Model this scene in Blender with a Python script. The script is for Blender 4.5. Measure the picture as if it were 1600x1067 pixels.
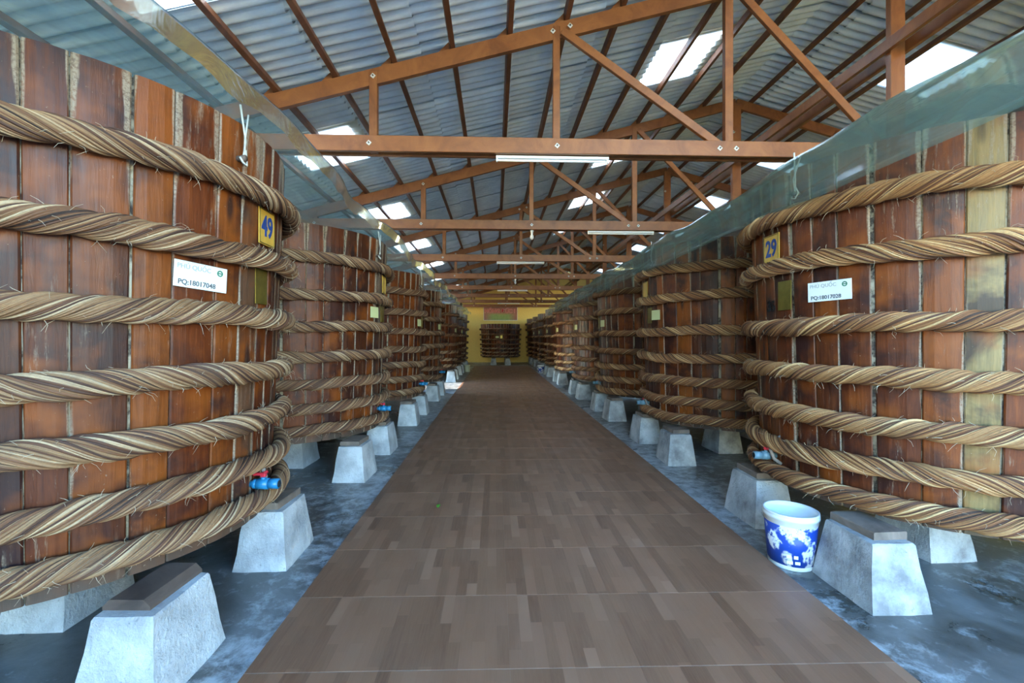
import bpy, math, random
import numpy as np
from mathutils import Vector, Matrix
R = math.radians
random.seed(7); rng = np.random.default_rng(7)
S = bpy.context.scene
for o in list(bpy.data.objects): bpy.data.objects.remove(o)
C = S.collection

# ------------------------------------------------------------------ camera, sky, sun, exposure
EYE = 1.56
cd = bpy.data.cameras.new('camera'); cam = bpy.data.objects.new('camera', cd); C.objects.link(cam)
cam.location = (0, 0, EYE); cam.rotation_euler = (R(90), 0, R(-2.13))
cd.lens = 16.0; cd.sensor_width = 36; cd.shift_y = -4.5 / 1600; cd.clip_start = .05; cd.clip_end = 300
S.camera = cam
W = bpy.data.worlds.new('sky'); S.world = W; W.use_nodes = True
wn = W.node_tree.nodes; wn.clear()
sky = wn.new('ShaderNodeTexSky'); sky.sky_type = 'NISHITA'; sky.sun_disc = False
sky.sun_elevation = R(36); sky.sun_rotation = R(-90); sky.air_density = 1.3; sky.dust_density = .2; sky.ozone_density = 4
bg = wn.new('ShaderNodeBackground'); bg.inputs['Strength'].default_value = 1.5
wo = wn.new('ShaderNodeOutputWorld')
hs = wn.new('ShaderNodeHueSaturation'); hs.inputs['Saturation'].default_value = 1.25
W.node_tree.links.new(sky.outputs[0], hs.inputs['Color']); W.node_tree.links.new(hs.outputs[0], bg.inputs[0]); W.node_tree.links.new(bg.outputs[0], wo.inputs[0])
sl = bpy.data.lights.new('sun', 'SUN'); sl.energy = 10; sl.angle = R(.6); sl.color = (1, .93, .82)
so = bpy.data.objects.new('sun', sl); C.objects.link(so)
so.rotation_euler = (0, R(-54), R(4))          # shines from the left side of the hall
def portal(loc, rot, sx, sy):
    l = bpy.data.lights.new('sky_portal', 'AREA'); l.shape = 'RECTANGLE'; l.size = sx; l.size_y = sy
    l.cycles.is_portal = True
    o = bpy.data.objects.new('sky_portal', l); C.objects.link(o); o.location = loc; o.rotation_euler = rot
portal((2.4, -2.55, 2.4), (R(90), 0, 0), 7.4, 4.8)
portal((7.95, 27.5, 3.67), (0, R(90), 0), 2.1, 3.7)
portal((-4.25, 15.1, 1.25), (0, R(-90), 0), 2.5, 2.5)
S.view_settings.view_transform = 'Standard'; S.view_settings.look = 'None'
S.view_settings.gamma = 1; S.view_settings.use_curve_mapping = False
S.view_settings.exposure = 1.15
S.cycles.max_bounces = 8; S.cycles.diffuse_bounces = 5; S.cycles.transparent_max_bounces = 12
S.cycles.sample_clamp_indirect = 8; S.cycles.caustics_refractive = False

# ------------------------------------------------------------------ material helpers
class G:
    def __init__(s, name):
        s.m = bpy.data.materials.new(name); s.m.use_nodes = True; s.t = s.m.node_tree; s.t.nodes.clear()
        s.out = s.t.nodes.new('ShaderNodeOutputMaterial')
    def n(s, ty, **kw):
        nd = s.t.nodes.new(ty)
        for k, v in kw.items(): setattr(nd, k, v)
        return nd
    def put(s, sock, v):
        if isinstance(v, bpy.types.NodeSocket): s.t.links.new(v, sock)
        elif v is not None:
            if sock.type == 'RGBA' and len(v) == 3: v = (*v, 1)
            sock.default_value = v
    def coord(s, scale=(1, 1, 1), kind='Object', rand=0, loc=None):
        tc = s.n('ShaderNodeTexCoord'); mp = s.n('ShaderNodeMapping'); mp.inputs['Scale'].default_value = scale
        src = tc.outputs[kind]
        if rand:
            oi = s.n('ShaderNodeObjectInfo'); v = s.n('ShaderNodeVectorMath', operation='SCALE')
            v.inputs[0].default_value = (rand, rand * 1.7, rand * 2.3); s.put(v.inputs['Scale'], oi.outputs['Random'])
            a = s.n('ShaderNodeVectorMath', operation='ADD'); s.put(a.inputs[0], src); s.put(a.inputs[1], v.outputs[0]); src = a.outputs[0]
        s.put(mp.inputs[0], src)
        return mp.outputs[0]
    def noise(s, vec, scale=5, detail=4, rough=.55, dist=0):
        nd = s.n('ShaderNodeTexNoise'); s.put(nd.inputs['Vector'], vec)
        for k, v in (('Scale', scale), ('Detail', detail), ('Roughness', rough), ('Distortion', dist)): nd.inputs[k].default_value = v
        return nd.outputs['Fac']
    def ramp(s, fac, stops, interp='LINEAR'):
        nd = s.n('ShaderNodeValToRGB'); cr = nd.color_ramp; cr.interpolation = interp
        while len(cr.elements) < len(stops): cr.elements.new(.5)
        for e, (p, c) in zip(cr.elements, stops):
            e.position = p; e.color = (c, c, c, 1) if isinstance(c, (int, float)) else (*c, 1)
        s.put(nd.inputs[0], fac); return nd.outputs[0]
    def mix(s, fac, a, b, mode='MIX'):
        nd = s.n('ShaderNodeMix', data_type='RGBA', blend_type=mode)
        s.put(nd.inputs[0], fac); s.put(nd.inputs[6], a); s.put(nd.inputs[7], b); return nd.outputs[2]
    def math(s, op, a, b=None):
        nd = s.n('ShaderNodeMath', operation=op); s.put(nd.inputs[0], a)
        if b is not None: s.put(nd.inputs[1], b)
        return nd.outputs[0]
    def bsdf(s, col, rough=.5, bump=None, strength=.3, dist=.01, **kw):
        p = s.n('ShaderNodeBsdfPrincipled'); s.put(p.inputs['Base Color'], col); s.put(p.inputs['Roughness'], rough)
        for k, v in kw.items(): s.put(p.inputs[k.replace('_', ' ')], v)
        if bump is not None:
            b = s.n('ShaderNodeBump'); b.inputs['Strength'].default_value = strength; b.inputs['Distance'].default_value = dist
            s.put(b.inputs['Height'], bump); s.put(p.inputs['Normal'], b.outputs[0])
        s.put(s.out.inputs[0], p.outputs[0]); s.p = p
        return s.m

def stave_mat(name, attr=False, tints=None, worn=0):
    g = G(name)
    vec = g.coord(rand=0 if attr else 7)
    if attr:
        a = g.n('ShaderNodeAttribute', attribute_name='tint'); rnd = a.outputs['Fac']
    else:
        oi = g.n('ShaderNodeObjectInfo'); rnd = oi.outputs['Random']
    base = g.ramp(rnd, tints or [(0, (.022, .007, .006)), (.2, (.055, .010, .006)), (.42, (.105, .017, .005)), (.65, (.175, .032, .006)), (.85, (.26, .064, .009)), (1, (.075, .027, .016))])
    mpv = g.n('ShaderNodeMapping'); mpv.inputs['Scale'].default_value = (14, 14, .9); g.put(mpv.inputs[0], vec)
    grain = g.noise(mpv.outputs[0], 3.2, 7, .68, .7)
    col = g.mix(g.ramp(grain, [(.3, 0), (.72, 1)]), g.mix(.5, base, (.02, .008, .006)), g.mix(.14, base, (.5, .17, .03)))
    big = g.noise(vec, 2.1, 5, .62, .4)
    col = g.mix(g.ramp(big, [(.47, 0), (.62, .85)]), col, (.028, .011, .011))
    big2 = g.noise(vec, 3.3, 3, .5)
    col = g.mix(g.ramp(big2, [(.52, 0), (.68, .75)]), col, (.29, .075, .010))
    vo = g.n('ShaderNodeTexVoronoi'); mk = g.n('ShaderNodeMapping'); mk.inputs['Scale'].default_value = (5, 5, 1.5); g.put(mk.inputs[0], vec)
    g.put(vo.inputs['Vector'], mk.outputs[0]); vo.inputs['Scale'].default_value = 1.0
    col = g.mix(g.ramp(vo.outputs['Distance'], [(.07, .85), (.17, 0)]), col, (.02, .012, .012))
    # dried salt and putty: runs and flecks
    ms = g.n('ShaderNodeMapping'); ms.inputs['Scale'].default_value = (22, 22, 2.6); g.put(ms.inputs[0], vec)
    salt = g.math('MULTIPLY', g.ramp(g.noise(ms.outputs[0], 1.6, 5, .7), [(.6, 0), (.7, 1)]), g.ramp(g.noise(vec, 1.4, 3), [(.5, 0), (.66, .8)]))
    fine = g.noise(vec, 70, 3, .7)
    salt = g.math('ADD', salt, g.math('MULTIPLY', g.ramp(fine, [(.68, 0), (.74, .8)]), g.ramp(big2, [(.4, 0), (.55, 1)])))
    ed = g.n('ShaderNodeAttribute', attribute_name='edge'); sv = g.n('ShaderNodeMapping'); sv.inputs['Scale'].default_value = (3, 3, .45); g.put(sv.inputs[0], vec)
    sx = g.n('ShaderNodeSeparateXYZ'); g.put(sx.inputs[0], g.coord())
    top = g.ramp(g.math('DIVIDE', sx.outputs[2], 2.36), [(.74, 0), (1, .42)])
    smear = g.math('ADD', g.math('MULTIPLY', g.ramp(ed.outputs['Fac'], [(.55, 0), (1, .42)]), 1.0), g.math('ADD', g.noise(sv.outputs[0], 1.7, 4, .6), g.math('MULTIPLY', g.noise(ms.outputs[0], 1.2, 4, .7), top)))
    smear = g.math('MULTIPLY', g.ramp(smear, [(.90 - worn, 0), (.98 - worn, .85)]), g.ramp(fine, [(.36, .35), (.55, 1)]))
    salt = g.math('MAXIMUM', salt, smear)
    drip = g.math('MULTIPLY', g.ramp(g.noise(ms.outputs[0], .9, 5, .75), [(.57 - worn * .4, 0), (.64 - worn * .4, .6)]), g.ramp(g.noise(sv.outputs[0], 2.6, 2), [(.54, 0), (.64, 1)]))
    salt = g.math('MAXIMUM', salt, g.math('MULTIPLY', drip, g.ramp(fine, [(.34, .2), (.6, 1)])))
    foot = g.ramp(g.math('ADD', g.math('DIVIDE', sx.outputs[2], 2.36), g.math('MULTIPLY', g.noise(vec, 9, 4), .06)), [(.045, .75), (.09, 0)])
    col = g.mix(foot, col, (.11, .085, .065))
    col = g.mix(salt, col, (.40, .32, .225))
    col = g.mix(1.0, col, (.84, .80, .80), 'MULTIPLY')
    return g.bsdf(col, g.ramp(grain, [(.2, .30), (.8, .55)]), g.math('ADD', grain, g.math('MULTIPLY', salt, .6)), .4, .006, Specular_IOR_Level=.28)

def rope_mat(name='twisted_rope', tint=(.9, .86, .84)):
    g = G(name); a = g.n('ShaderNodeVertexColor', layer_name='strand')
    vec = g.coord(); f = g.noise(vec, 60, 4, .7); d = g.noise(vec, 2.2, 4, .6)
    col = g.mix(g.ramp(f, [(.4, .0), (.7, .3)]), a.outputs[0], (.12, .06, .035))
    col = g.mix(g.ramp(d, [(.54, 0), (.72, .5)]), col, (.12, .07, .045))
    col = g.mix(1.0, col, tint, 'MULTIPLY')
    return g.bsdf(col, .72, f, .5, .004)

def timber_mat(name, c1, c2, rough=.5):
    g = G(name); vec = g.coord(rand=5)
    w = g.noise(vec, 3.0, 6, .65, 1.2)
    col = g.mix(g.ramp(w, [(.3, 0), (.75, 1)]), c1, c2)
    return g.bsdf(col, rough, w, .15, .004)

def paint_mat(name, col, rough=.5, var=.12, **kw):
    g = G(name); f = g.noise(g.coord(), 12, 4); dk = tuple(c * (1 - var * 2) for c in col)
    return g.bsdf(g.mix(g.ramp(f, [(.3, 0), (.7, 1)]), dk, col), rough, **kw)

def concrete_pier_mat(name, white):
    g = G(name); vec = g.coord(rand=9); n1 = g.noise(vec, 4, 6, .65); n2 = g.noise(vec, 45, 4, .7); n3 = g.noise(vec, 2.2, 3)
    hi, lo = ((.53, .55, .56), (.32, .33, .34)) if white else ((.48, .49, .49), (.2, .2, .2))
    col = g.mix(g.ramp(n1, [(.35, 0), (.6, 1)]), lo, hi)
    col = g.mix(g.ramp(n3, [(.56, 0), (.66, .6)]), col, (.30, .30, .30))
    col = g.mix(g.ramp(n2, [(.62, 0), (.72, .7)]), col, (.16, .15, .14))
    return g.bsdf(col, .8, g.math('ADD', n1, g.math('MULTIPLY', n2, .6)), .9, .018)

def floor_mat():
    g = G('stained_concrete'); vec = g.coord()
    n1 = g.noise(vec, 1.3, 8, .68, .5); n2 = g.noise(vec, 7.5, 8, .75, .3); n3 = g.noise(vec, .55, 4, .55)
    col = g.mix(g.ramp(n1, [(.35, 0), (.62, 1)]), (.04, .037, .03), (.20, .20, .195))
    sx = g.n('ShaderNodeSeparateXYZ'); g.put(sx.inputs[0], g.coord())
    e = g.math('ABSOLUTE', g.math('SUBTRACT', sx.outputs[0], .376))          # pale patches denser along the walkway edges
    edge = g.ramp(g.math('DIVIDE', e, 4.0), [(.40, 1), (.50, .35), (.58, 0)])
    pale_patch = g.math('ADD', g.math('MULTIPLY', n2, .6), g.math('ADD', g.math('MULTIPLY', n3, .4), g.math('MULTIPLY', edge, .085)))
    col = g.mix(g.ramp(pale_patch, [(.53, 0), (.64, .85)]), col, (.46, .49, .51))
    return g.bsdf(col, g.ramp(n1, [(.35, .22), (.7, .6)]), n2, .35, .01)

def tile_mat():
    g = G('wood_print_tile'); vec = g.coord()
    mp = g.n('ShaderNodeMapping'); mp.inputs['Rotation'].default_value = (0, 0, R(90)); mp.inputs['Location'].default_value = (.306, .306, 0); g.put(mp.inputs[0], vec)
    oi = g.n('ShaderNodeObjectInfo'); fl = g.math('MULTIPLY', g.math('FLOOR', g.math('MULTIPLY', oi.outputs['Random'], 5.0)), 7.344)
    cx = g.n('ShaderNodeCombineXYZ'); g.put(cx.inputs[1], fl); av = g.n('ShaderNodeVectorMath', operation='ADD'); g.put(av.inputs[0], mp.outputs[0]); g.put(av.inputs[1], cx.outputs[0])
    b = g.n('ShaderNodeTexBrick'); g.put(b.inputs['Vector'], av.outputs[0])
    b.inputs['Color1'].default_value = (.0, 0, 0, 1); b.inputs['Color2'].default_value = (1, 1, 1, 1); b.inputs['Mortar'].default_value = (.4, .4, .4, 1)
    b.inputs['Scale'].default_value = 1; b.inputs['Mortar Size'].default_value = .0; b.inputs['Brick Width'].default_value = .42; b.inputs['Row Height'].default_value = .0612
    b.offset = .37; b.offset_frequency = 2; b.squash = .7; b.squash_frequency = 3
    base = g.ramp(b.outputs['Color'], [(0, (.15, .069, .032)), (.25, (.235, .118, .056)), (.45, (.285, .147, .074)), (.65, (.18, .087, .041)), (.85, (.25, .128, .061)), (1, (.35, .197, .106))])
    ms = g.n('ShaderNodeMapping'); ms.inputs['Scale'].default_value = (50, 3, 1); g.put(ms.inputs[0], g.coord(rand=4))
    gr = g.noise(ms.outputs[0], 1.6, 6, .7, .6)
    col = g.mix(g.ramp(gr, [(.3, 0), (.7, .45)]), base, (.31, .175, .092))
    wear = g.noise(g.coord(rand=11), 2.2, 4, .6)
    col = g.mix(g.ramp(wear, [(.5, 0), (.8, .35)]), col, (.27, .16, .092))
    col = g.mix(1.0, col, (1.04, .96, 1.06), 'MULTIPLY')
    return g.bsdf(col, g.ramp(wear, [(.3, .34), (.7, .52)]), gr, .08, .002, Specular_IOR_Level=.5)

def roof_mat():
    g = G('fibre_cement_sheet'); vec = g.coord(rand=6); n = g.noise(vec, 2.5, 5, .6); f = g.noise(vec, 30, 3)
    col = g.mix(g.ramp(n, [(.35, 0), (.65, 1)]), (.60, .66, .72), (.80, .86, .90))
    oi = g.n('ShaderNodeObjectInfo'); col = g.mix(g.ramp(oi.outputs['Random'], [(0, 0), (1, .3)]), col, (.40, .43, .46))
    return g.bsdf(col, .7, f, .1, .003)

def skylight_mat():
    g = G('translucent_sheet')
    t = g.n('ShaderNodeBsdfTranslucent'); t.inputs[0].default_value = (.95, .93, .86, 1)
    tr = g.n('ShaderNodeBsdfTransparent'); tr.inputs[0].default_value = (.9, .9, .86, 1)
    mx = g.n('ShaderNodeMixShader'); mx.inputs[0].default_value = .01
    g.put(mx.inputs[1], t.outputs[0]); g.put(mx.inputs[2], tr.outputs[0]); g.put(g.out.inputs[0], mx.outputs[0]); return g.m

def plastic_sheet_mat():
    g = G('plastic_sheeting'); vec = g.coord()
    mv = g.n('ShaderNodeMapping'); mv.inputs['Scale'].default_value = (2.2, .8, 1); mv.inputs['Rotation'].default_value = (0, 0, .6); g.put(mv.inputs[0], vec)
    n = g.noise(mv.outputs[0], 3, 4, .55, 1.0)
    d = g.n('ShaderNodeBsdfDiffuse'); g.put(d.inputs[0], g.mix(n, (.16, .25, .21), (.28, .40, .36)))
    tl = g.n('ShaderNodeBsdfTranslucent'); tl.inputs[0].default_value = (.26, .44, .46, 1)
    gl = g.n('ShaderNodeBsdfGlossy'); gl.inputs['Roughness'].default_value = .12; gl.inputs[0].default_value = (.9, .95, 1, 1)
    tr = g.n('ShaderNodeBsdfTransparent'); tr.inputs[0].default_value = (.80, .90, .86, 1)
    bp = g.n('ShaderNodeBump'); bp.inputs['Strength'].default_value = .25; bp.inputs['Distance'].default_value = .02
    g.put(bp.inputs['Height'], n); g.put(gl.inputs['Normal'], bp.outputs[0])
    a = g.n('ShaderNodeMixShader'); a.inputs[0].default_value = .5; g.put(a.inputs[1], d.outputs[0]); g.put(a.inputs[2], tl.outputs[0])
    b = g.n('ShaderNodeMixShader'); g.put(b.inputs[0], g.ramp(n, [(.3, .50), (.7, .74)])); g.put(b.inputs[1], a.outputs[0]); g.put(b.inputs[2], tr.outputs[0])
    fr = g.n('ShaderNodeFresnel'); fr.inputs[0].default_value = 1.5
    c = g.n('ShaderNodeMixShader'); g.put(c.inputs[0], g.math('MULTIPLY', fr.outputs[0], .8)); g.put(c.inputs[1], b.outputs[0]); g.put(c.inputs[2], gl.outputs[0])
    g.put(g.out.inputs[0], c.outputs[0]); return g.m

def bucket_print_mat():
    g = G('worn_blue_print'); vec = g.coord(); n = g.noise(vec, 26, 6, .75); n2 = g.noise(vec, 7, 3)
    k = g.math('MULTIPLY', g.ramp(n, [(.42, 0), (.48, 1)]), g.ramp(n2, [(.49, 0), (.54, 1)]))
    return g.bsdf(g.mix(k, (.012, .06, .36), (.78, .8, .82)), .4)

def caulk_mat():
    g = G('seam_putty'); vec = g.coord(rand=3); n = g.noise(vec, 5, 5, .7); f = g.noise(vec, 40, 4, .7)
    col = g.mix(g.ramp(n, [(.44, 0), (.56, 1)]), (.035, .022, .016), (.46, .38, .26))
    return g.bsdf(g.mix(g.ramp(f, [(.4, 0), (.65, .5)]), col, (.28, .24, .18)), .85, f, .7, .008)

def banner_mat():
    g = G('banner_print'); vec = g.coord('Object' and (1, 1, 1)); sx = g.n('ShaderNodeSeparateXYZ'); g.put(sx.inputs[0], vec)
    n = g.noise(vec, 6, 4)
    up = g.mix(n, (.25, .07, .05), (.42, .19, .14)); dn = g.mix(n, (.13, .25, .06), (.36, .36, .14))
    side = g.ramp(g.math('ABSOLUTE', sx.outputs[0]), [(.55, 0), (.95, 1)])
    col = g.mix(g.math('MULTIPLY', g.ramp(g.math('ADD', sx.outputs[2], .5), [(.42, 1), (.56, 0)]), g.math('SUBTRACT', 1.0, side)), up, dn)
    return g.bsdf(col, .5)

M = dict(
    stave=stave_mat('vat_stave'), stave_attr=stave_mat('vat_stave_joined', True),
    stave_pale=stave_mat('vat_stave_pale', tints=[(0, (.34, .24, .08)), (1, (.42, .32, .14))]),
    rope=rope_mat(), rope_gold=rope_mat('golden_rope', (1.18, 1.0, .76)),
    stave_worn=stave_mat('vat_stave_worn', tints=[(0, (.035, .022, .02)), (.35, (.10, .06, .045)), (.7, (.055, .018, .014)), (1, (.20, .12, .07))], worn=.24),
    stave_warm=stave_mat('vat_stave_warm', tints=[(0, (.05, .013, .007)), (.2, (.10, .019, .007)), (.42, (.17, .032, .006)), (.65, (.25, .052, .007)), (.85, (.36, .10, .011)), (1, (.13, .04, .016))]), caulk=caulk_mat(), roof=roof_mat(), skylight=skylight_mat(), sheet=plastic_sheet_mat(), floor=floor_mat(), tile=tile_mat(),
    timber=timber_mat('red_timber', (.17, .052, .015), (.34, .125, .036), .45), timber_dark=timber_mat('dark_timber', (.11, .034, .013), (.22, .075, .025), .5),
    block=timber_mat('grey_block_wood', (.10, .075, .06), (.26, .20, .16), .7), block_dark=timber_mat('dark_block_wood', (.05, .035, .03), (.16, .11, .085), .6),
    pier=concrete_pier_mat('whitewashed_concrete', True), pier_grey=concrete_pier_mat('bare_concrete', False),
    grout=paint_mat('grout', (.40, .34, .28), .8), yellow=paint_mat('yellow_wall_paint', (.84, .58, .16), .7, .05), ground=paint_mat('dark_ground', (.16, .16, .13), .9, .1),
    plate=paint_mat('yellow_enamel', (.74, .42, .06), .35, .12), blue_ink=paint_mat('blue_paint', (.015, .06, .26), .5), brass=paint_mat('tarnished_brass', (.26, .19, .035), .3, .2, Metallic=.6),
    paper=paint_mat('white_paper', (.82, .83, .80), .45, .02), paper_y=paint_mat('yellow_paper', (.72, .72, .34), .5, .03), ink=paint_mat('grey_ink', (.10, .11, .12), .6), green_ink=paint_mat('green_ink', (.05, .22, .12), .6),
    ink_pale=paint_mat('faded_ink', (.42, .45, .42), .6), ink_dark=paint_mat('black_stencil', (.006, .004, .003), .8),
    valve=paint_mat('blue_pvc', (.02, .22, .44), .3), valve_grey=paint_mat('grey_pvc', (.14, .25, .31), .35), red=paint_mat('red_plastic', (.62, .03, .05), .35), bore_shade=paint_mat('bore_shade_paint', (.01, .02, .03), .8),
    white=paint_mat('white_plastic', (.82, .84, .83), .35, .03), print=bucket_print_mat(), wire=paint_mat('wire', (.25, .24, .23), .4), string=paint_mat('pale_string', (.66, .66, .60), .8),
    steel=paint_mat('zinc_washer', (.72, .72, .70), .45), bolt=paint_mat('bolt_head', (.10, .09, .08), .5), tube=paint_mat('white_tube', (.88, .90, .92), .3, .02),
    glass=paint_mat('frosted_bulb', (.85, .88, .90), .2, .02), banner=banner_mat(), banner_red=paint_mat('banner_red', (.55, .04, .05), .5), banner_white=paint_mat('banner_white', (.85, .8, .75), .5),
    leaf=paint_mat('green_leaf', (.10, .35, .03), .5), lid=timber_mat('lid_wood', (.08, .05, .035), (.2, .12, .08), .7), hose=paint_mat('grey_hose', (.30, .25, .22), .6), pale_pail=paint_mat('cream_plastic', (.72, .74, .52), .4, .03),
)

# ------------------------------------------------------------------ mesh helpers
class MB:
    def __init__(s): s.v = []; s.f = []
    def add(s, v, f):
        o = len(s.v); s.v += [tuple(p) for p in v]; s.f += [tuple(i + o for i in q) for q in f]; return s
    def box(s, c, d, rot=None, bev=0):
        x, y, z = (q / 2 for q in d)
        if bev:
            b = min(bev, x * .9, y * .9, z * .9); vs = []; idx = {}
            for sx in (-1, 1):
                for sy in (-1, 1):
                    for sz in (-1, 1):
                        for k in range(3):
                            p = [sx * (x - b), sy * (y - b), sz * (z - b)]; p[k] += (sx, sy, sz)[k] * b
                            idx[sx, sy, sz, k] = len(vs); vs.append(p)
            fs = []
            for k in range(3):
                a, c2 = [q for q in range(3) if q != k]
                for sg in (-1, 1):
                    q = []
                    for (u, w) in ((-1, -1), (1, -1), (1, 1), (-1, 1)):
                        t = [0, 0, 0]; t[k] = sg; t[a] = u; t[c2] = w; q.append(idx[(*t, k)])
                    fs.append(q if (sg > 0) == (k != 1) else q[::-1])
                for u in (-1, 1):
                    for w in (-1, 1):
                        t0 = [0, 0, 0]; t0[a] = u; t0[c2] = w; t1 = list(t0); t0[k] = -1; t1[k] = 1
                        fs.append((idx[(*t0, a)], idx[(*t1, a)], idx[(*t1, c2)], idx[(*t0, c2)]))
            for sx in (-1, 1):
                for sy in (-1, 1):
                    for sz in (-1, 1): fs.append((idx[sx, sy, sz, 0], idx[sx, sy, sz, 1], idx[sx, sy, sz, 2]))
        else:
            vs = [(i, j, k) for i in (-x, x) for j in (-y, y) for k in (-z, z)]
            fs = [(0, 1, 3, 2), (4, 6, 7, 5), (0, 4, 5, 1), (2, 3, 7, 6), (0, 2, 6, 4), (1, 5, 7, 3)]
        m = rot or Matrix.Identity(3)
        return s.add([Vector(c) + m @ Vector(p) for p in vs], fs)
    def bar(s, a, b, w, h, up=(0, 0, 1), bev=.004):
        a = Vector(a); b = Vector(b); d = (b - a); L = d.length; d.normalize(); u = Vector(up); sd = d.cross(u).normalized(); u = sd.cross(d)
        return s.box((a + b) / 2, (L, w, h), Matrix((d, sd, u)).transposed(), bev)
    def tube(s, pts, r, n=8, cap=True):
        pts = [Vector(p) for p in pts]; vs = []; fs = []; ref = None
        rr = r if hasattr(r, '__len__') else [r] * len(pts)
        for i, p in enumerate(pts):
            d = (pts[min(i + 1, len(pts) - 1)] - pts[max(i - 1, 0)]).normalized()
            if ref is None: ref = Vector((0, 0, 1)) if abs(d.z) < .9 else Vector((1, 0, 0))
            a = d.cross(ref).normalized(); b = a.cross(d); ref = b
            for k in range(n):
                t = 2 * math.pi * k / n; vs.append(p + (a * math.cos(t) + b * math.sin(t)) * rr[i])
        for i in range(len(pts) - 1):
            for k in range(n): fs.append((i * n + k, i * n + (k + 1) % n, (i + 1) * n + (k + 1) % n, (i + 1) * n + k))
        if cap: fs.append(tuple(range(n))[::-1]); fs.append(tuple(range((len(pts) - 1) * n, len(pts) * n)))
        return s.add(vs, fs)
    def lathe(s, prof, n=32, c=(0, 0, 0)):
        vs = []; fs = []; m = len(prof)
        for k in range(n):
            t = 2 * math.pi * k / n
            for (r, z) in prof: vs.append((c[0] + r * math.cos(t), c[1] + r * math.sin(t), c[2] + z))
        for k in range(n):
            for j in range(m - 1): fs.append((k * m + j, ((k + 1) % n) * m + j, ((k + 1) % n) * m + j + 1, k * m + j + 1))
        return s.add(vs, fs)
    def mesh(s, name, mat, smooth=False):
        me = bpy.data.meshes.new(name); me.from_pydata(s.v, [], s.f); me.update()
        me.materials.append(mat)
        if smooth: me.shade_smooth()
        return me
    def obj(s, name, mat, parent=None, smooth=False, loc=None, kind=None):
        return link(name, s.mesh(name, mat, smooth), parent, loc, kind)
def link(name, me, parent=None, loc=None, kind=None):
    o = bpy.data.objects.new(name, me); C.objects.link(o)
    if parent: o.parent = parent
    if loc is not None: o.location = loc
    if kind: o['kind'] = kind
    return o
def empty(name, loc=(0, 0, 0)):
    o = bpy.data.objects.new(name, None); C.objects.link(o); o.location = loc; o.empty_display_size = .1; return o
def tag(o, label, cat, group=None):
    o['label'] = label; o['category'] = cat
    if group: o['group'] = group
    return o
def text_mesh(body, size, mat, bold=0, ext=.001):
    cu = bpy.data.curves.new('t', 'FONT'); cu.body = body; cu.size = size; cu.align_x = 'CENTER'; cu.align_y = 'CENTER'; cu.extrude = ext; cu.offset = bold; cu.resolution_u = 3
    ob = bpy.data.objects.new('t', cu); C.objects.link(ob); bpy.context.view_layer.update()
    me = bpy.data.meshes.new_from_object(ob.evaluated_get(bpy.context.evaluated_depsgraph_get())); bpy.data.objects.remove(ob)
    me.transform(Matrix.Rotation(R(90), 4, 'X')); me.materials.clear(); me.materials.append(mat); return me   # reads in the xz plane, faces -y
ORD = ['first', 'second', 'third', 'fourth', 'fifth', 'sixth', 'seventh', 'eighth', 'ninth', 'tenth', 'eleventh', 'twelfth', 'thirteenth', 'fourteenth', 'fifteenth', 'sixteenth', 'seventeenth', 'eighteenth']

# ------------------------------------------------------------------ setting
XL, XR, Y0, Y1 = -4.3, 7.9, -2.6, 30.0
SL = .273; RX = 4.45
def roofz(x): return 4.87 + SL * x if x <= RX else 4.87 + SL * (2 * RX - x)
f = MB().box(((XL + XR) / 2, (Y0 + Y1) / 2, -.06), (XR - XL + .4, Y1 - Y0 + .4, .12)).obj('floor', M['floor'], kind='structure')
MB().box((0, 12, -.16), (140, 140, .12)).obj('ground', M['ground'], kind='structure')
def wall(name, boxes):
    b = MB()
    for (x0, x1, y0, y1, z0, z1) in boxes: b.box(((x0 + x1) / 2, (y0 + y1) / 2, (z0 + z1) / 2), (x1 - x0, y1 - y0, z1 - z0))
    return b.obj(name, M['yellow'], kind='structure')
wall('wall_left', [(XL - .15, XL, Y0, 13.9, 0, 3.28), (XL - .15, XL, 16.35, Y1, 0, 3.28), (XL - .15, XL, 13.9, 16.35, 2.45, 3.28)])
wall('wall_right', [(XR, XR + .15, Y0, 25.6, 0, roofz(XR) - .02), (XR, XR + .15, 25.6, 29.4, 0, 2.6), (XR, XR + .15, 25.6, 29.4, 4.75, roofz(XR) - .02), (XR, XR + .15, 29.4, Y1, 0, roofz(XR) - .02)])   # unseen high opening, added to brighten the end wall
def gable(name, y, x0, x1):
    p = [(x0, 0), (x1, 0), (x1, roofz(x1) - .03), (RX, roofz(RX) - .03), (x0, roofz(x0) - .03)]
    return MB().add([(x, y + d, z) for d in (0, .15) for x, z in p], [(0, 1, 2, 3, 4), (9, 8, 7, 6, 5)] + [(i, i + 5, (i + 1) % 5 + 5, (i + 1) % 5) for i in range(5)])
gable('wall_back', Y1, XL, XR).obj('wall_back', M['yellow'], kind='structure')
# front wall behind the viewer, with the wide entrance it is lit by
fw = MB()
for (x0, x1, z0) in ((XL, -1.3, 0), (6.1, XR, 0)):
    fw.add([(x, Y0 - .15 + d, z) for d in (0, .15) for x, z in ((x0, z0), (x1, z0), (x1, roofz(x1) - .03), (x0, roofz(x0) - .03))], [(0, 1, 2, 3), (7, 6, 5, 4), (0, 4, 5, 1), (1, 5, 6, 2), (2, 6, 7, 3), (3, 7, 4, 0)])
fw.obj('wall_front', M['yellow'], kind='structure')

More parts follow.
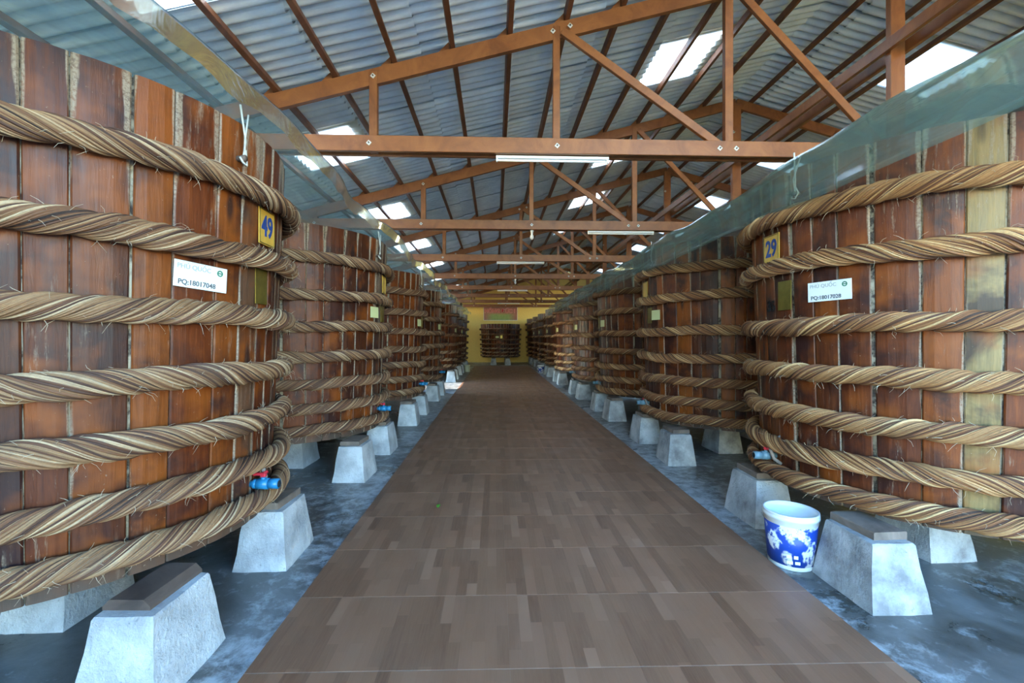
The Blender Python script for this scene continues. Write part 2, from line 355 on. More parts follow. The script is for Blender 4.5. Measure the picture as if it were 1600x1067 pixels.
# walkway of printed tiles
walk = MB().box((.376, 13.4, .0088), (3.06, 25.4, .0176)).obj('floor_walkway', M['grout'], kind='structure')
TS = .612; SK = -.0132
tb = MB(); h = TS / 2 - .001
hx = TS / 2 - .0002
ring = lambda q, z: [(-hx, -q - SK * hx, z), (hx, -q + SK * hx, z), (hx, q + SK * hx, z), (-hx, q - SK * hx, z)]
tb.add(ring(h, .0) + ring(h, .0085) + ring(h - .002, .010), [(0, 1, 5, 4), (1, 2, 6, 5), (2, 3, 7, 6), (3, 0, 4, 7), (4, 5, 9, 8), (5, 6, 10, 9), (6, 7, 11, 10), (7, 4, 8, 11), (8, 9, 10, 11)])
tme = tb.mesh('tile', M['tile'])
for j in range(-3, 38):
    for i in range(5):
        x = -1.154 + TS * (i + .5); y = 2.73 - TS / 2 + TS * j + SK * (x - .4)
        link('tile', tme, walk, (x, y, .0095))

# roof: corrugated sheets in courses, a clear sheet in the middle of each bay
T0, TP = 4.9, 3.36
CW = 1.12; CL = 1.007
nw, ns = 8, 96
def corrugated(L):
    vs = []; fs = []
    for top in (0, 1):
        for u in (-.14, L):
            for k in range(ns + 1):
                y = (CW + .09) * k / ns - .04
                vs.append((u, y, .058 - .09 * abs(math.sin(math.pi * nw * y / CW)) ** .62 + SL * u + (.024 if u < 0 else 0) + top * .018 + .024 * k / ns))
    q = ns + 1
    for k in range(ns):
        fs.append((k, q + k, q + k + 1, k + 1)); fs.append((2 * q + k, 2 * q + k + 1, 3 * q + k + 1, 3 * q + k))
        fs.append((k, k + 1, 2 * q + k + 1, 2 * q + k))
    return MB().add(vs, fs)
SHEETS = {L: (corrugated(L).mesh('roof_sheet', M['roof']), corrugated(L).mesh('clear_roof_sheet', M['skylight'])) for L in (1.22, CL, .49)}
for side in (-1, 1):
    root = empty('ceiling', (0, 0, 0)); root['kind'] = 'structure'
    if side < 0: lows = [3.23 - CL * k for k in range(0, 9)]; lens = [1.22] + [CL] * 8; skyc = (1, 6)
    else: lows = [4.94 + CL * k for k in range(0, 5)]; lens = [.49] + [CL] * 4; skyc = (2,)
    for c, (x0, L) in enumerate(zip(lows, lens)):
        for j in range(-2, 8):
            for b in range(3):
                y = T0 + TP * j + CW * b
                if y < Y0 - 1.2 or y > Y1 + .3: continue
                clear = b == 1 and c in skyc and y < (18 if c == 1 else 29)  # clear sheets in the farthest bays are unseen, added to brighten the end wall
                o = link('clear_roof_sheet' if clear else 'roof_sheet', SHEETS[L][1 if clear else 0], root, (x0, y, roofz(x0) + .026))
                if side > 0: o.scale = (-1, 1, 1)
MB().add([(RX + dx, y, roofz(RX) + .075 + dz) for y in (Y0 - 1, Y1 + .4) for dx, dz in ((-.22, -.05), (0, .02), (.22, -.05))], [(0, 1, 4, 3), (1, 2, 5, 4)]).obj('trim_1', M['roof'], kind='structure')

# purlins
PG = 'purlins under the roof'
k = 0
for i, x in enumerate([-4.15 + .615 * q for q in range(14)]):
    z = roofz(x) - .05; ang = math.atan(SL)
    b = MB().box((0, 0, 0), (.055, Y1 - Y0 + .6, .075), Matrix.Rotation(-ang, 3, 'Y'), .004)
    o = b.obj('purlin', M['timber_dark'], loc=(x, (Y0 + Y1) / 2 - .3, z))
    tag(o, f'brown purlin under the long left roof slope, {ORD[13 - i]} one down from the ridge', 'purlin', PG)
for i, x in enumerate([4.75 + .63 * q for q in range(5)]):
    z = roofz(x) - .05
    b = MB().box((0, 0, 0), (.055, Y1 - Y0 + .6, .075), Matrix.Rotation(math.atan(SL), 3, 'Y'), .004)
    o = b.obj('purlin', M['timber_dark'], loc=(x, (Y0 + Y1) / 2 - .3, z))
    tag(o, f'brown purlin under the short right roof slope, {ORD[i]} one down from the ridge', 'purlin', PG)

# trusses
TZ = EYE + 2.05
def rz(x): return roofz(x) - .18                       # rafter centre line
washer = MB().box((0, 0, 0), (.042, .008, .042), Matrix.Rotation(R(40), 3, 'Y'), .002).mesh('bolt', M['steel'])
nut = MB().tube([(0, 0, 0), (0, -.014, 0)], .009, 6).mesh('bolt_head', M['bolt'])
def truss(y, i):
    t = empty('roof_truss', (RX, y, TZ))
    tag(t, f'red-brown timber roof truss, {ORD[i]} one into the hall from the viewer', 'truss', 'roof trusses')
    P = lambda x, z, dy=0: (x - RX, dy, z - TZ)
    for dy in (-.062, .062): MB().bar(P(-3.98, TZ, dy), P(7.75, TZ, dy), .045, .165).obj('tie_board', M['timber'], t)
    MB().bar(P(-4.9, rz(-4.9)), P(RX, rz(RX)), .06, .17).obj('rafter', M['timber'], t)
    MB().bar(P(XR - .05, rz(XR - .05)), P(RX, rz(RX)), .06, .17).obj('rafter', M['timber'], t)
    for x, w in ((-3.2, .075), (-1.29, .085), (.66, .075), (2.55, .09), (6.35, .085)):
        MB().bar(P(x, TZ - .07), P(x, rz(x) + .05), .07, w, up=(1, 0, 0)).obj('post', M['timber'], t)
    for a, b2 in ((.66, 2.45), (2.55, 4.28)):
        MB().bar(P(a + .06, rz(a) - .02, -.05), P(b2, TZ + .03, -.05), .045, .085).obj('brace', M['timber'], t)
    MB().bar(P(6.35, rz(6.35) - .02, -.05), P(4.62, TZ + .03, -.05), .045, .085).obj('brace', M['timber'], t)
    cl = MB()
    for q in range(14):
        x = -4.15 + .615 * q
        zt = roofz(x) - .095
        MB().add([P(x - .03 - d, zt - SL * (d + .03) + zz, dy) for dy in (-.022, .022) for d, zz in ((0, .09), (0, -.01), (.13, -.01))], [(0, 1, 2), (5, 4, 3), (0, 3, 4, 1), (1, 4, 5, 2), (2, 5, 3, 0)]).obj('cleat', M['timber'], t)
    for x, z, dy in ((-3.2, TZ, -.087), (-1.32, TZ, -.087), (.66, TZ, -.087), (2.42, TZ, -.087), (2.6, TZ, -.087), (-1.29, rz(-1.29), -.04), (.62, rz(.62), -.04), (.8, rz(.76), -.075), (RX, TZ + .05, -.087), (4.38, rz(3.9) - .4, -.06)):
        o = link('bolt', washer, t, P(x, z, dy)); link('bolt_head', nut, o, (0, -.003, 0))
    return t
for i in range(8): truss(T0 + TP * i, i)
for i in range(7):
    y = T0 + TP * i
    o = MB().box((0, 0, (roofz(RX) - .2) / 2), (.165, .075, roofz(RX) - .2), None, .006).obj('ridge_column', M['timber'], loc=(RX, y, 0))
    tag(o, f'square red-brown timber column under the ridge at the {ORD[i]} truss', 'column', 'ridge columns')
for i, (dx, w) in enumerate(((-.112, 'near'), (.112, 'far'))):
    o = MB().box((0, 0, 0), (.05, Y1 - T0 + 2.2, .13), None, .004).obj('ridge_tie_beam', M['timber'], loc=(RX + dx, (Y1 + T0) / 2 - 1.2, EYE + 3.24))
    tag(o, f'long timber tie bolted along the {w} side of the ridge columns', 'beam', 'ridge tie beams')

# ------------------------------------------------------------------ vats
ZB, ZT = .43, 2.79
RB, RT = 1.115, 1.205
def rad(z): return RB + (RT - RB) * (z - ZB) / (ZT - ZB)
def stave_mesh(deg, name='stave', mat='stave', dr=0):
    w = R(deg) / 2; prof = [(-1, -.05), (-1, -.006), (-.93, 0), (-.4, .004), (.4, .004), (.93, 0), (1, -.006), (1, -.05)]
    vs = []
    for z in (ZB, ZT):
        for u, d in prof:
            r = rad(z) + d + dr; vs.append((r * math.cos(w * u), r * math.sin(w * u), z - ZB))
    n = len(prof)
    fs = [(i, (i + 1) % n, n + (i + 1) % n, n + i) for i in range(n)] + [tuple(range(n))[::-1], tuple(range(n, 2 * n))]
    return MB().add(vs, fs), prof
EDGE = [abs(u) for u in (-1, -1, -.93, -.4, .4, .93, 1, 1)] * 2
def set_edge(me, vals):
    at = me.attributes.new('edge', 'FLOAT', 'POINT'); at.data.foreach_set('value', vals); return me
SW = {d: stave_mesh(d - .2)[0] for d in (6, 7, 8, 9, 10, 11)}
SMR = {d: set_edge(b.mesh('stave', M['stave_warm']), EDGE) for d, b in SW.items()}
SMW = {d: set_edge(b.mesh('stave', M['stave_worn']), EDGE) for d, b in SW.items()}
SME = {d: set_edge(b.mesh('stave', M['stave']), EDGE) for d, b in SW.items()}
def slots(seed):
    r = random.Random(seed); out = []; a = 0
    while True:
        d = r.choice((6, 7, 8, 8, 9, 9, 10, 11)); g = r.choice((0, 0, 0, 0, 0, .2, .4, .8, 1.2))
        if a + d + g > 354: break
        out.append((a + g + d / 2, d)); a += d + g
    rest = 360 - a; d = max(k for k in SW if k <= rest + .2) if rest >= 6 else None
    if d: out.append((a + d / 2, d)); a += d
    k = 360 / max(a, 354)
    return [(x * k, d) for x, d in out]

def rope_mesh(nl, nstr, per, seed, tw, name='rope'):
    r = np.random.default_rng(seed); R0 = 1.2; rr = .056
    wd = r.uniform(.3, 1.7, nstr); ed = np.concatenate([[0], np.cumsum(wd / wd.sum())]) * 2 * np.pi
    sh = np.array([(0, 0), (.16, .85), (.5, 1), (.84, .85)]) if per == 4 else np.array([(0, 0), (.5, 1)])
    th = np.concatenate([ed[i] + (ed[i + 1] - ed[i]) * sh[:, 0] for i in range(nstr)])
    amp = np.concatenate([sh[:, 1] * (.4 + .6 * wd[i] / 1.9) for i in range(nstr)]) * .0125
    hgt = np.repeat(r.uniform(-.006, .006, nstr), len(sh))
    pal = np.array([(.36, .215, .105), (.26, .135, .06), (.19, .085, .037), (.115, .046, .021), (.54, .39, .23), (.065, .026, .014), (.30, .165, .077), (.03, .016, .012)])
    ids = r.choice(8, nstr, p=[.17, .17, .15, .13, .12, .1, .1, .06])
    n = len(th); s = np.arange(nl) / nl * 2 * np.pi
    wob = sum(r.uniform(.002, .006) * np.cos(k * s + r.uniform(0, 6.28)) for k in (2, 3, 5, 9))
    thick = 1 + sum(r.uniform(.015, .04) * np.cos(k * s + r.uniform(0, 6.28)) for k in (3, 7, 13, 29))
    swap = sum(r.uniform(.1, .3) * np.cos(k * s + r.uniform(0, 6.28)) for k in (4, 9, 17))
    T = th[None, :] + tw * s[:, None] + .5 * swap[:, None]
    base = T - tw * 0
    lobe = .0045 * np.cos(3 * th)[None, :]
    rad_ = (rr * thick[:, None] - .006 + amp[None, :] + hgt[None, :] * np.cos(5 * s)[:, None] + lobe)
    pr = R0 + rad_ * np.cos(T) * .92; pz = rad_ * np.sin(T) + wob[:, None]
    V = np.stack([pr * np.cos(s)[:, None], pr * np.sin(s)[:, None], pz], -1).reshape(-1, 3)
    i = np.arange(nl)[:, None]; k = np.arange(n)[None, :]
    a = i * n + k; b = i * n + (k + 1) % n; c = ((i + 1) % nl) * n + (k + 1) % n; d = ((i + 1) % nl) * n + k
    shift = 0
    F = np.stack([a, d, c, b], -1).reshape(-1, 4)
    me = bpy.data.meshes.new(name); me.from_pydata(V.tolist(), [], F.tolist()); me.update()
    at = me.color_attributes.new('strand', 'FLOAT_COLOR', 'POINT')
    cs = np.repeat(pal[ids], len(sh), 0)
    cs = cs * (1 + .0)
    col = np.ones((nl, n, 4)); col[:, :, :3] = cs[None]
    jit = 1 + .12 * np.cos(7 * s + 1.3)[:, None] * np.cos(3 * th)[None, :]
    col[:, :, :3] *= jit[:, :, None]
    at.data.foreach_set('color', col.astype(np.float32).ravel())
    me.materials.append(M['rope']); me.shade_smooth(); return me
def fray_mesh(seed, count):
    r = random.Random(seed); b = MB()
    for _ in range(count):
        s = r.uniform(0, 6.283); t = r.uniform(-2.2, 2.2); p = Vector((1.2 + .054 * math.cos(t), 0, .054 * math.sin(t)))
        q = p + Vector((r.uniform(.0, .03) * math.cos(t) + .006, r.uniform(-.05, .05), .03 * math.sin(t) + r.uniform(-.03, .012)))
        m = (p + q) / 2 + Vector((.006, r.uniform(-.01, .01), .004)); ro = Matrix.Rotation(s, 3, 'Z')
        b.tube([ro @ p, ro @ m, ro @ q], [.0011, .0009, .0005], 3, False)
    g = bpy.data.materials.get('rope_hair') or paint_mat('rope_hair', (.55, .45, .32), .8)
    return b.mesh('rope_fibre', g)
ROPE_HI = [rope_mesh(420, 42, 4, 10 + k, t) for k, t in enumerate((14, -13, 15))]
ROPE_MID = [rope_mesh(240, 30, 4, 20 + k, t) for k, t in enumerate((15, -14))]
ROPE_LO = [rope_mesh(130, 14, 2, 30 + k, t) for k, t in enumerate((15, 15))]
FRAY = [fray_mesh(k, 260) for k in range(2)]
core_me = MB().lathe([(0, .02), (rad(ZB) - .048, .02), (rad(ZB) - .011, .006), (rad(ZT) - .011, ZT - ZB - .02), (rad(ZT) - .048, ZT - ZB - .02), (rad(ZT) - .05, ZT - ZB - .12), (0, ZT - ZB - .12)], 72).mesh('seam_putty', M['caulk'], True)
lid_b = MB()
for k in range(10):
    w = 2.2 / 10; x = -1.1 + w * (k + .5); L = math.sqrt(max(1.125 ** 2 - (abs(x * .98) + w / 2) ** 2, .01)) * 2
    lid_b.box((x * .98, 0, 0), (w * .95, L * .985, .03), None, .003)
lid_me = lid_b.mesh('lid', M['lid'])
bot_b = MB()
for k in range(9):
    w = 2.0 / 9; x = -1.0 + w * (k + .5); L = math.sqrt(max(1.04 ** 2 - (abs(x) + w / 2) ** 2, .02)) * 2
    bot_b.box((x, 0, .012), (w * .96, L, .03), None, .003)
bot_me = bot_b.mesh('base_boards', M['lid'])

def frame_on(a_deg, r, z):
    """matrix on the vat's side: local -y points outwards, x runs along the side, z up"""
    a = R(a_deg); n = Vector((math.cos(a), math.sin(a), 0)); x = Vector((-n.y, n.x, 0))
    m = Matrix((x, -n, Vector((0, 0, 1)))).transposed().to_4x4(); m.translation = n * r + Vector((0, 0, z)); return m
def put(o, m): o.matrix_local = m; return o
def plate_mesh(w, h, mat, t=.006): return MB().box((0, 0, 0), (w, t, h), None, .0015).mesh('plate', M[mat])
PL_NUM = plate_mesh(.21, .225, 'plate'); PL_BRASS = plate_mesh(.14, .22, 'brass'); PL_LAB = plate_mesh(.285, .135, 'paper', .003); PL_LABY = plate_mesh(.20, .135, 'paper_y', .003)
def valve(parent, m, mat, hi):
    b = MB(); b.tube([(0, 0, 0), (0, -.17, 0)], .021, 14); b.tube([(0, -.03, 0), (0, -.055, 0)], .03, 14); b.tube([(0, -.055, 0), (0, -.125, 0)], .034, 14); b.tube([(0, -.125, 0), (0, -.185, 0)], .031, 14); b.tube([(0, -.09, .02), (0, -.09, .042)], .014, 10)
    v = put(b.obj('tap', M[mat], parent, True), m)
    MB().tube([(0, -.1853, 0), (0, -.1865, 0)], .021, 14).obj('tap_bore_shade', M['bore_shade'], v)  # dark disc on the solid end paints the shade inside the bore
    hb = MB(); hb.box((0, -.09, .055), (.03, .034, .026), None, .006); hb.box((.0, -.065, .06), (.024, .075, .018), None, .006)
    hb.box((.026, -.09, .062), (.04, .02, .02), None, .006); hb.obj('tap_handle', M['red'], v)

LZ = [2.43, 2.045, 1.69, 1.36, 1.067, .80, .567]; RZ = [2.458, 2.095, 1.654, 1.316, 1.018, .749, .53]
def vat(cx, cy, front, lvl, label, seed, num=None, ropes=LZ, pale=None, valvemat='valve'):
    """front = direction in degrees the labelled side faces; m = +1 (left row) or -1 (mirrored)"""
    t = empty('wooden_vat', (cx, cy, ZB)); tag(t, label, 'vat', 'wooden fermentation vats')
    mir = -1 if front == 180 else 1
    A = lambda a: front + mir * a
    rs = random.Random(seed); sl = slots(seed); off = rs.uniform(0, 360)
    if lvl >= 1:
        for a, d in sl:
            fa = abs((a + off - front - 4 + 180) % 360 - 180); wp = (.55 if fa < 17 else .14) if mir > 0 else (.22 if fa < 20 else .07)
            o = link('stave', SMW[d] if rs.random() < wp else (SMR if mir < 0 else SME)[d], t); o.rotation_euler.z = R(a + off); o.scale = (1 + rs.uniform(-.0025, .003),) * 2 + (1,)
            if pale is not None and abs((a + off - pale + 180) % 360 - 180) < 4.5:
                me = SME[d].copy(); me.materials[0] = M['stave_pale']; o.data = me
    else:
        vs = []; fs = []; tn = []
        for a, d in sl:
            b = SW[d]; ro = Matrix.Rotation(R(a + off), 3, 'Z'); o0 = len(vs); vs += [tuple(ro @ Vector(p)) for p in b.v]; fs += [tuple(i + o0 for i in q) for q in b.f]; tn += [rs.random()] * len(b.v)
        me = bpy.data.meshes.new('staves'); me.from_pydata(vs, [], fs); me.update(); at = me.attributes.new('tint', 'FLOAT', 'POINT'); at.data.foreach_set('value', tn); set_edge(me, EDGE * len(sl)); me.materials.append(M['stave_attr'])
        o = link('staves', me, t, kind='stuff')
    link('seam_putty', core_me, t); link('lid', lid_me, t, (0, 0, ZT - ZB - .07)); link('base_boards', bot_me, t, (0, 0, 0))
    pool = ROPE_HI if lvl >= 3 else ROPE_MID if lvl >= 1 else ROPE_LO
    for k, z in enumerate(ropes):
        z = z + rs.uniform(-.003, .006); ring = rad(z) + .057; o = link('rope', pool[(k * 2 + seed + (k > 3)) % len(pool)], t, (0, 0, z - ZB))
        if mir < 0: o.material_slots[0].link = 'OBJECT'; o.material_slots[0].material = M['rope_gold']
        o.scale = (ring / 1.2, ring / 1.2, 1); o.rotation_euler.z = rs.uniform(0, 6.28)
        o.rotation_euler.x = rs.uniform(-.004, .004); o.rotation_euler.y = rs.uniform(-.004, .004)
        if lvl >= 2: link('rope_fibre', FRAY[k % 2], o, kind='stuff')
    if front == -90: A = lambda a: -90 + a
    def on(a, z, d=.004): return frame_on(A(a), rad(z) + d, z - ZB)
    if lvl >= 2:
        p = put(link('number_plate', PL_NUM, t), on(2, 2.26, .009))
        fr = MB()
        for sx in (-1, 1): fr.box((sx * .098, -.004, 0), (.006, .004, .21), None, .001)
        for sz in (-1, 1): fr.box((0, -.004, sz * .105), (.20, .004, .006), None, .001)
        fr.obj('plate_rim', M['brass'], p)
        if num:
            d = link('digits', text_mesh(num[0], .15, M['blue_ink'], .004), p, (0, -.0045, 0)); d.scale = (1.0, 1, 1.2)
        put(link('brass_plate', PL_BRASS, t), on(0 if mir > 0 else -4.5, 1.885, .008))
        la = put(link('paper_label', PL_LAB if num else PL_LABY, t), on(-22 if num else -13, 1.885, .010))
        if num:
            la.rotation_euler.rotate_axis('Y', R(3.0 if mir > 0 else -1.0))
            e = link('lettering', text_mesh('PHÚ QUỐC', .034, M['ink_pale']), la, (-.04, -.002, .038))
            e = link('lettering', text_mesh('PQ:' + num[1], .036, M['ink'], .0006), la, (-.022, -.002, -.042))
            em = MB(); em.lathe([(.017, -.0004), (.017, .0004), (.010, .0004), (.010, -.0004), (.017, -.0004)], 20); em.box((0, 0, 0), (.024, .006, .0008))
            eo = em.obj('emblem', M['green_ink'], la, loc=(.1, -.002, .035)); eo.rotation_euler.x = R(90)
        if num and len(num) > 2:
            put(link('stencil_digits', text_mesh(num[2], .115, M['ink_dark'], .004), t), on(3.6, 1.81, .012))
    elif lvl >= 0:
        put(link('paper_label', PL_LABY, t), on(-10, 1.87, .010)); put(link('brass_plate', PL_BRASS, t), on(2, 1.88, .008))
    if lvl >= 1:
        valve(t, on(-1 if mir > 0 else 5, .66 if mir > 0 else .63, -.01), valvemat, lvl >= 3)
        pg = on(-12, 2.585 if mir > 0 else 2.60, 0)
        put(MB().tube([(0, .02, 0), (0, -.055, .0)], [.016, .018], 10).obj('peg', M['block_dark'], t, True), pg)
        st = MB(); st.tube([(0, -.035, -.02), (.012, -.045, .1), (-.012, -.03, .3)], .006, 5); st.tube([(.01, -.04, -.01), (.0, -.05, .1), (.05, -.03, .27)], .005, 5); st.tube([(-.02, -.035, .0), (-.014, -.05, -.03), (.014, -.05, -.04), (.03, -.035, .0), (.01, -.045, .05)], .006, 5)
        put(st.obj('string', M['string'], t, True), pg)
        put(MB().tube([(.06, .02, .16), (.05, -.05, .12), (.045, -.07, .05), (.06, -.05, -.02), (.07, .0, -.06)], .014, 8).obj('hose', M['hose'], t, True), on(-1 if mir > 0 else 5, .64, 0))
    return t

LY = [2.9, 5.95, 9.15, 12.35, 17.3, 20.5, 23.7]; RY = [3.45, 6.45, 9.45, 12.5, 16.2, 19.4, 22.85, 26.0, 28.62]
LX, RXX = -2.64, 3.36
for i, y in enumerate(LY):
    lab = ['large brown wooden vat with number plate 49 and white paper label, nearest on the left', 'brown wooden vat second in the left row, just behind the vat numbered 49', 'brown wooden vat third in the left row', 'brown wooden vat fourth in the left row, last one before the side doorway', 'dark wooden vat fifth in the left row, first one past the sunlit gap', 'dark wooden vat sixth in the left row', 'dark wooden vat seventh and farthest in the left row'][i]
    vat(LX, y, 0, [3, 2, 1, 1, 0, 0, 0][i], lab, 100 + i, ('49', '18017048') if i == 0 else None)
for i, y in enumerate(RY):
    lab = ['large orange-brown wooden vat with number plate 29 and stencilled 35, nearest on the right', 'brown wooden vat second in the right row, just behind the vat numbered 29', 'brown wooden vat third in the right row', 'brown wooden vat fourth in the right row', 'glossy brown wooden vat fifth in the right row, lit from the side doorway', 'brown wooden vat sixth in the right row, last one lit by the doorway', 'dark wooden vat seventh in the right row', 'dark wooden vat eighth in the right row', 'dark wooden vat ninth and farthest in the right row'][i]
    vat(RXX if i < 8 else 3.2, y, 180, [3, 2, 1, 1, 0, 0, 0, 0, 0][i], lab, 200 + i, ('29', '18017028', '35') if i == 0 else None, RZ, -123 if i == 0 else None, 'valve_grey')
vat(.33, 28.1, -90, 0, 'dark wooden vat standing alone across the end of the walkway under the banner', 300).scale = (1, 1, .85)

# piers and blocks that carry the vats
def pier_mesh(seed, mat):
    r = random.Random(seed); n = 5; vs = []; fs = []; H = .375
    def ringp(t):
        hx = .18 + (.13 - .18) * t; hy = .25 + (.19 - .25) * t; out = []
        for k in range(4 * n):
            sd, u = divmod(k, n); u = u / n * 2 - 1
            x, y = [(u * hx, -hy), (hx, u * hy), (-u * hx, hy), (-hx, -u * hy)][sd]
            if u == -1: x *= .975; y *= .98
            out.append((x + r.uniform(-.0035, .0035), y + r.uniform(-.0035, .0035), H * t + (r.uniform(-.005, .003) if 0 < t else 0)))
        return out
    for t in (0, .3, .65, .97): vs += ringp(t)
    vs += [(x * .965, y * .97, H) for x, y, z in ringp(1)]
    N = 4 * n
    for l in range(4):
        for k in range(N): fs.append((l * N + k, l * N + (k + 1) % N, (l + 1) * N + (k + 1) % N, (l + 1) * N + k))
    fs.append(tuple(range(4 * N, 5 * N))); fs.append(tuple(range(N))[::-1])
    return MB().add(vs, fs).mesh('concrete_pier', M[mat])
PM = [pier_mesh(k, 'pier') for k in range(3)]; PMG = [pier_mesh(9 + k, 'pier_grey') for k in range(2)]
def block_mesh(dark):
    b = MB(); w, l, h = .21, .33, ZB - .384; c = .03
    pts = [(-w / 2, 0), (w / 2, 0), (w / 2, h - c), (w / 2 - c, h), (-w / 2 + c, h), (-w / 2, h - c)] if dark else [(-w / 2, 0), (w / 2, 0), (w / 2, h - .006), (w / 2 - .006, h), (-w / 2 + .006, h), (-w / 2, h - .006)]
    n = len(pts)
    b.add([(x, y, z) for y in (-l / 2, l / 2) for x, z in pts], [tuple(range(n)), tuple(range(n, 2 * n))[::-1]] + [(i, n + i, n + (i + 1) % n, (i + 1) % n) for i in range(n)])
    return b.mesh('wooden_block', M['block_dark' if dark else 'block'])
BM = [block_mesh(True), block_mesh(False)]
def piers(cx, cy, m, rowname, i, rows):
    spots = [(1.06, -.72, 'front near'), (1.06, .45, 'front far'), (.17, -.15, 'middle'), (-.75, -.62, 'back near'), (-.75, .6, 'back far')][:rows]
    for q, (dx, dy, w) in enumerate(spots):
        x, y = cx + m * dx, cy + dy
        which = f'the {ORD[i]} vat of the {rowname} row' if rowname != 'end' else 'the end vat'
        col = 'whitewashed' if m > 0 else 'grey'
        me = PM[(i + q) % 3] if m > 0 else PMG[(i + q) % 2]
        o = link('concrete_pier', me, None, (x, y, 0)); o.rotation_euler.z = random.uniform(-.04, .04)
        tag(o, f'{col} tapered concrete pier, {w} one under {which}', 'pier', 'concrete piers under the vats')
        bk = link('wooden_block', BM[0 if (q == 0 and i == 0 and m > 0) else 1], None, (x - m * .02, y + .03, .375)); bk.rotation_euler.z = random.uniform(-.06, .06)
        tag(bk, f'flat wooden block on the {w} pier under {which}', 'block', 'wooden packing blocks')
for i, y in enumerate(LY): piers(LX, y, 1, 'left', i, 5 if i < 3 else 2)
for i, y in enumerate(RY): piers(RXX, y, -1, 'right', i, 5 if i < 3 else 2)
for q, (dx, dy, w) in enumerate(((-.42, -.95, 'left front'), (.42, -.95, 'right front'), (-.42, .8, 'left back'), (.42, .8, 'right back'))):
    o = link('concrete_pier', PMG[q % 2], None, (.33 + dx, 28.1 + dy, 0)); tag(o, f'grey tapered concrete pier, {w} one under the end vat', 'pier', 'concrete piers under the vats')
    o = link('wooden_block', BM[1], None, (.33 + dx, 28.1 + dy, .375)); tag(o, f'flat wooden block on the {w} pier under the end vat', 'block', 'wooden packing blocks')

# ------------------------------------------------------------------ plastic sheets over the vats
def sheet(name, prof_fn, y0, y1, label, n=260):
    vs = []; fs = []; m = None
    for i in range(n + 1):
        y = y0 + (y1 - y0) * i / n; p = prof_fn(y); m = len(p)
        vs += [(x, y, z) for x, z in p]
    for i in range(n):
        for k in range(m - 1): fs.append((i * m + k, i * m + k + 1, (i + 1) * m + k + 1, (i + 1) * m + k))
    o = MB().add(vs, fs).obj(name, M['sheet'], None, True)
    tag(o, label, 'plastic sheet'); return o
def wav(y, *ks): return sum(a * math.sin(k * y + p) for a, k, p in ks)
def left_prof(y):
    ex = -1.36 + wav(y, (.045, 2.05, .6), (.012, 5.1, 1)); ez = 2.965 + wav(y, (.03, 2.05, 2.2), (.012, 6.7, 0))
    out = [(ex - .03, ez - .105 + wav(y, (.015, 9, 1), (.01, 17, 0))), (ex - .004, ez - .012), (ex, ez), (ex - .03, ez - .006)]
    for k in range(1, 12):
        x = ex - .05 - k * .245; out.append((x, max(2.845, ez - .06 + .03 * math.cos(k * 1.1 + y * 1.3) + wav(y + k * .7, (.012, 3.7, 0), (.006, 9.3, 1)))))
    return out
sheet('plastic_sheet', left_prof, .15, 25.0, 'translucent blue-green plastic sheet spread over the tops of the left vats')
def right_prof(y):
    bx = 2.07 + wav(y, (.012, 2.1, .2), (.006, 7, 1)); bz = 2.495 + wav(y, (.012, 1.9, .5))
    tx = 2.10 + wav(y, (.02, 2.09, 1.0)); tz = 2.82 + wav(y, (.03, 2.09, 1.7), (.012, 6.1, 0))
    out = [(bx + .012, bz - .012), (bx, bz), (bx - .004, bz + .02), (bx + .004, bz + .022), (bx + (tx - bx) * .5 - .012, (bz + tz) / 2 - .02), (tx - .01, tz - .05), (tx, tz - .008), (tx + .02, tz)]
    for k in range(1, 12):
        x = tx + .02 + k * .225; out.append((x, max(2.845 if k > 0 else 0, tz + .012 + .02 * math.cos(k * 1.2 + y * 1.1) + wav(y + k * .6, (.01, 3.9, 0), (.005, 8.8, 1)))))
    return out
sheet('plastic_sheet', right_prof, .9, 17.6, 'translucent blue-green plastic sheet hanging over the front edge of the right vats')

# ------------------------------------------------------------------ lamps under the ties
def tube_light(x, y, label):
    t = empty('tube_light', (x, y, TZ - .083)); tag(t, label, 'lamp', 'tube lights')
    MB().box((0, 0, -.016), (1.22, .05, .03), None, .004).obj('batten', M['tube'], t)
    MB().tube([(-.59, 0, -.048), (.59, 0, -.048)], .013, 10).obj('tube', M['tube'], t, True)
    for sx in (-1, 1): MB().box((sx * .6, 0, -.045), (.018, .034, .04), None, .004).obj('lamp_holder', M['tube'], t)
for x, i in ((.62, 0), (2.3, 1), (.65, 2), (.7, 4), (.75, 6)): tube_light(x, T0 + TP * i, f'white fluorescent tube light under the tie of the {ORD[i]} truss')
for i in (1, 3):
    y = T0 + TP * i; t = empty('light_bulb', (.67, y, TZ - .083)); tag(t, f'bare white bulb in a holder under the tie of the {ORD[i]} truss', 'bulb', 'bare bulbs')
    MB().lathe([(0, 0), (.032, 0), (.032, -.02), (.022, -.035), (.022, -.06), (0, -.06)], 16).obj('bulb_holder', M['tube'], t, True)
    MB().lathe([(.015, -.058), (.02, -.075), (.033, -.1), (.036, -.125), (.028, -.155), (.012, -.17), (0, -.173)], 20).obj('bulb_glass', M['glass'], t, True)

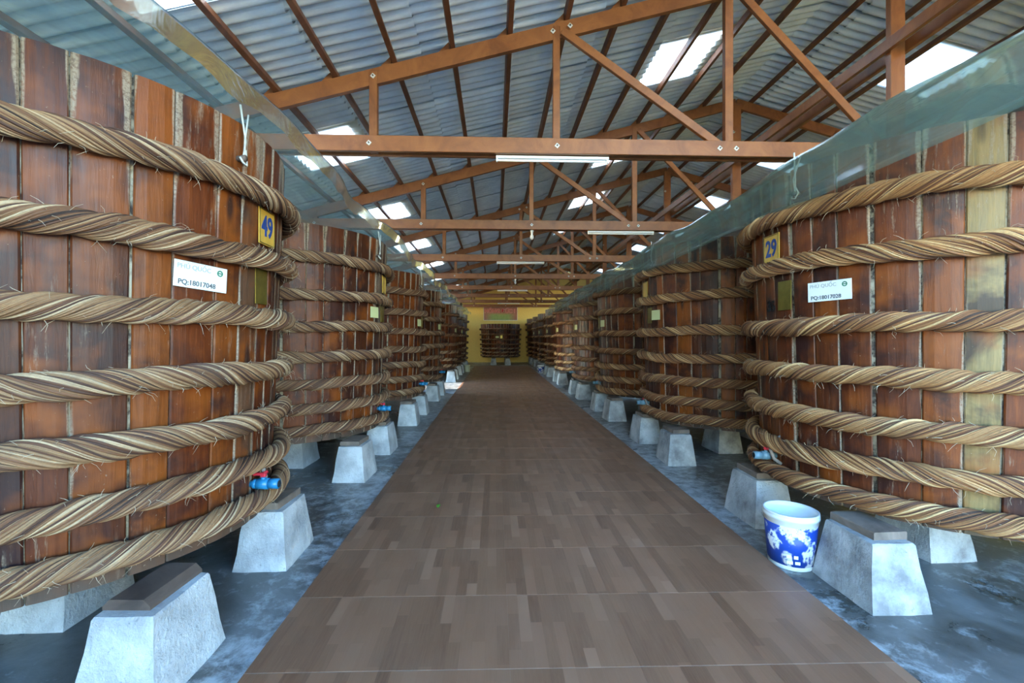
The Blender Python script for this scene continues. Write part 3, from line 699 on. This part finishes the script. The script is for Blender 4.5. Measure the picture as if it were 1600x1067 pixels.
# ------------------------------------------------------------------ buckets, banner, leaf
def pail(loc, label, prt=True, s=1, body='white'):
    t = empty('bucket', loc); tag(t, label, 'bucket')
    MB().lathe([(0, .0), (.136, 0), (.14, .006), (.163, .30), (.166, .302), (.166, .33), (.174, .333), (.174, .352), (.168, .358), (.172, .362), (.172, .372), (.160, .374), (.157, .34), (.134, .01), (0, .01)], 48).obj('pail_body', M[body], t, True)
    if prt: MB().lathe([(.1428, .03), (.1436, .03), (.1638, .297), (.163, .297)], 48).obj('printed_band', M['print'], t, True)
    a = []
    for k in range(13):
        q = math.pi * k / 12; a.append((.178 * math.cos(q), -.16 * math.sin(q) * .55 - .01, .315 - .10 * math.sin(q)))
    ro = Matrix.Rotation(R(150), 3, 'Z')
    MB().tube([ro @ Vector(p) for p in a], .0028, 6).obj('wire_handle', M['wire'], t, True)
    if prt:
        for k, (dx, dz, w, hh) in enumerate(((-.05, .10, .03, .022), (-.01, .10, .025, .022), (-.045, .06, .035, .02), (.0, .062, .03, .02))):
            ang = R(-108) + dx / .15; m = Matrix.Rotation(ang + R(90), 4, 'Z') @ Matrix.Translation((0, -.1505 - (dz - .07) * .08 - .001, dz)); o = MB().box((0, 0, 0), (w, .002, hh)).obj('print_box', M['paper'], t); o.matrix_local = m
    t.scale = (s,) * 3
pail((2.06, 3.1, 0), 'white plastic bucket with a worn blue printed label beside the walkway')
pail((-1.32, 21.6, 0), 'small cream plastic bucket far down the left side of the walkway', False, .85, 'pale_pail')
pail((2.09, 20.6, 0), 'small white and blue bucket far down the right side of the walkway', True, .95)

t = empty('banner', (.36, Y1 - .03, 3.2)); tag(t, 'wide red and green banner reading HỒNG ĐỨC I on the yellow end wall', 'banner')
MB().box((0, 0, 0), (2.2, .02, .86), None, .003).obj('banner_panel', M['banner'], t)
bf = MB()
for sz in (-1, 1): bf.box((0, -.004, sz * .435), (2.24, .03, .03))
for sx in (-1, 1): bf.box((sx * 1.105, -.004, 0), (.03, .03, .84))
bf.obj('banner_frame', M['banner_white'], t)
link('lettering_outline', text_mesh('HỒNG ĐỨC I', .335, M['banner_white'], .016), t, (-.05, -.013, .16))  # white outline printed behind the red letters
link('lettering', text_mesh('HỒNG ĐỨC I', .335, M['banner_red'], .006), t, (-.05, -.016, .16))
lf = MB().add([(0, -.03, .001), (.012, -.012, .006), (.014, .01, .008), (0, .035, .004), (-.014, .01, .006), (-.012, -.012, .003), (0, 0, .0025)], [(0, 1, 6), (1, 2, 6), (2, 3, 6), (3, 4, 6), (4, 5, 6), (5, 0, 6)]).obj('leaf', M['leaf'], loc=(-.52, 4.2, .021))
md = lf.modifiers.new('thick', 'SOLIDIFY'); md.thickness = .001; lf.scale = (1.3,) * 3
tag(lf, 'small fallen green leaf lying on the walkway tiles', 'leaf')
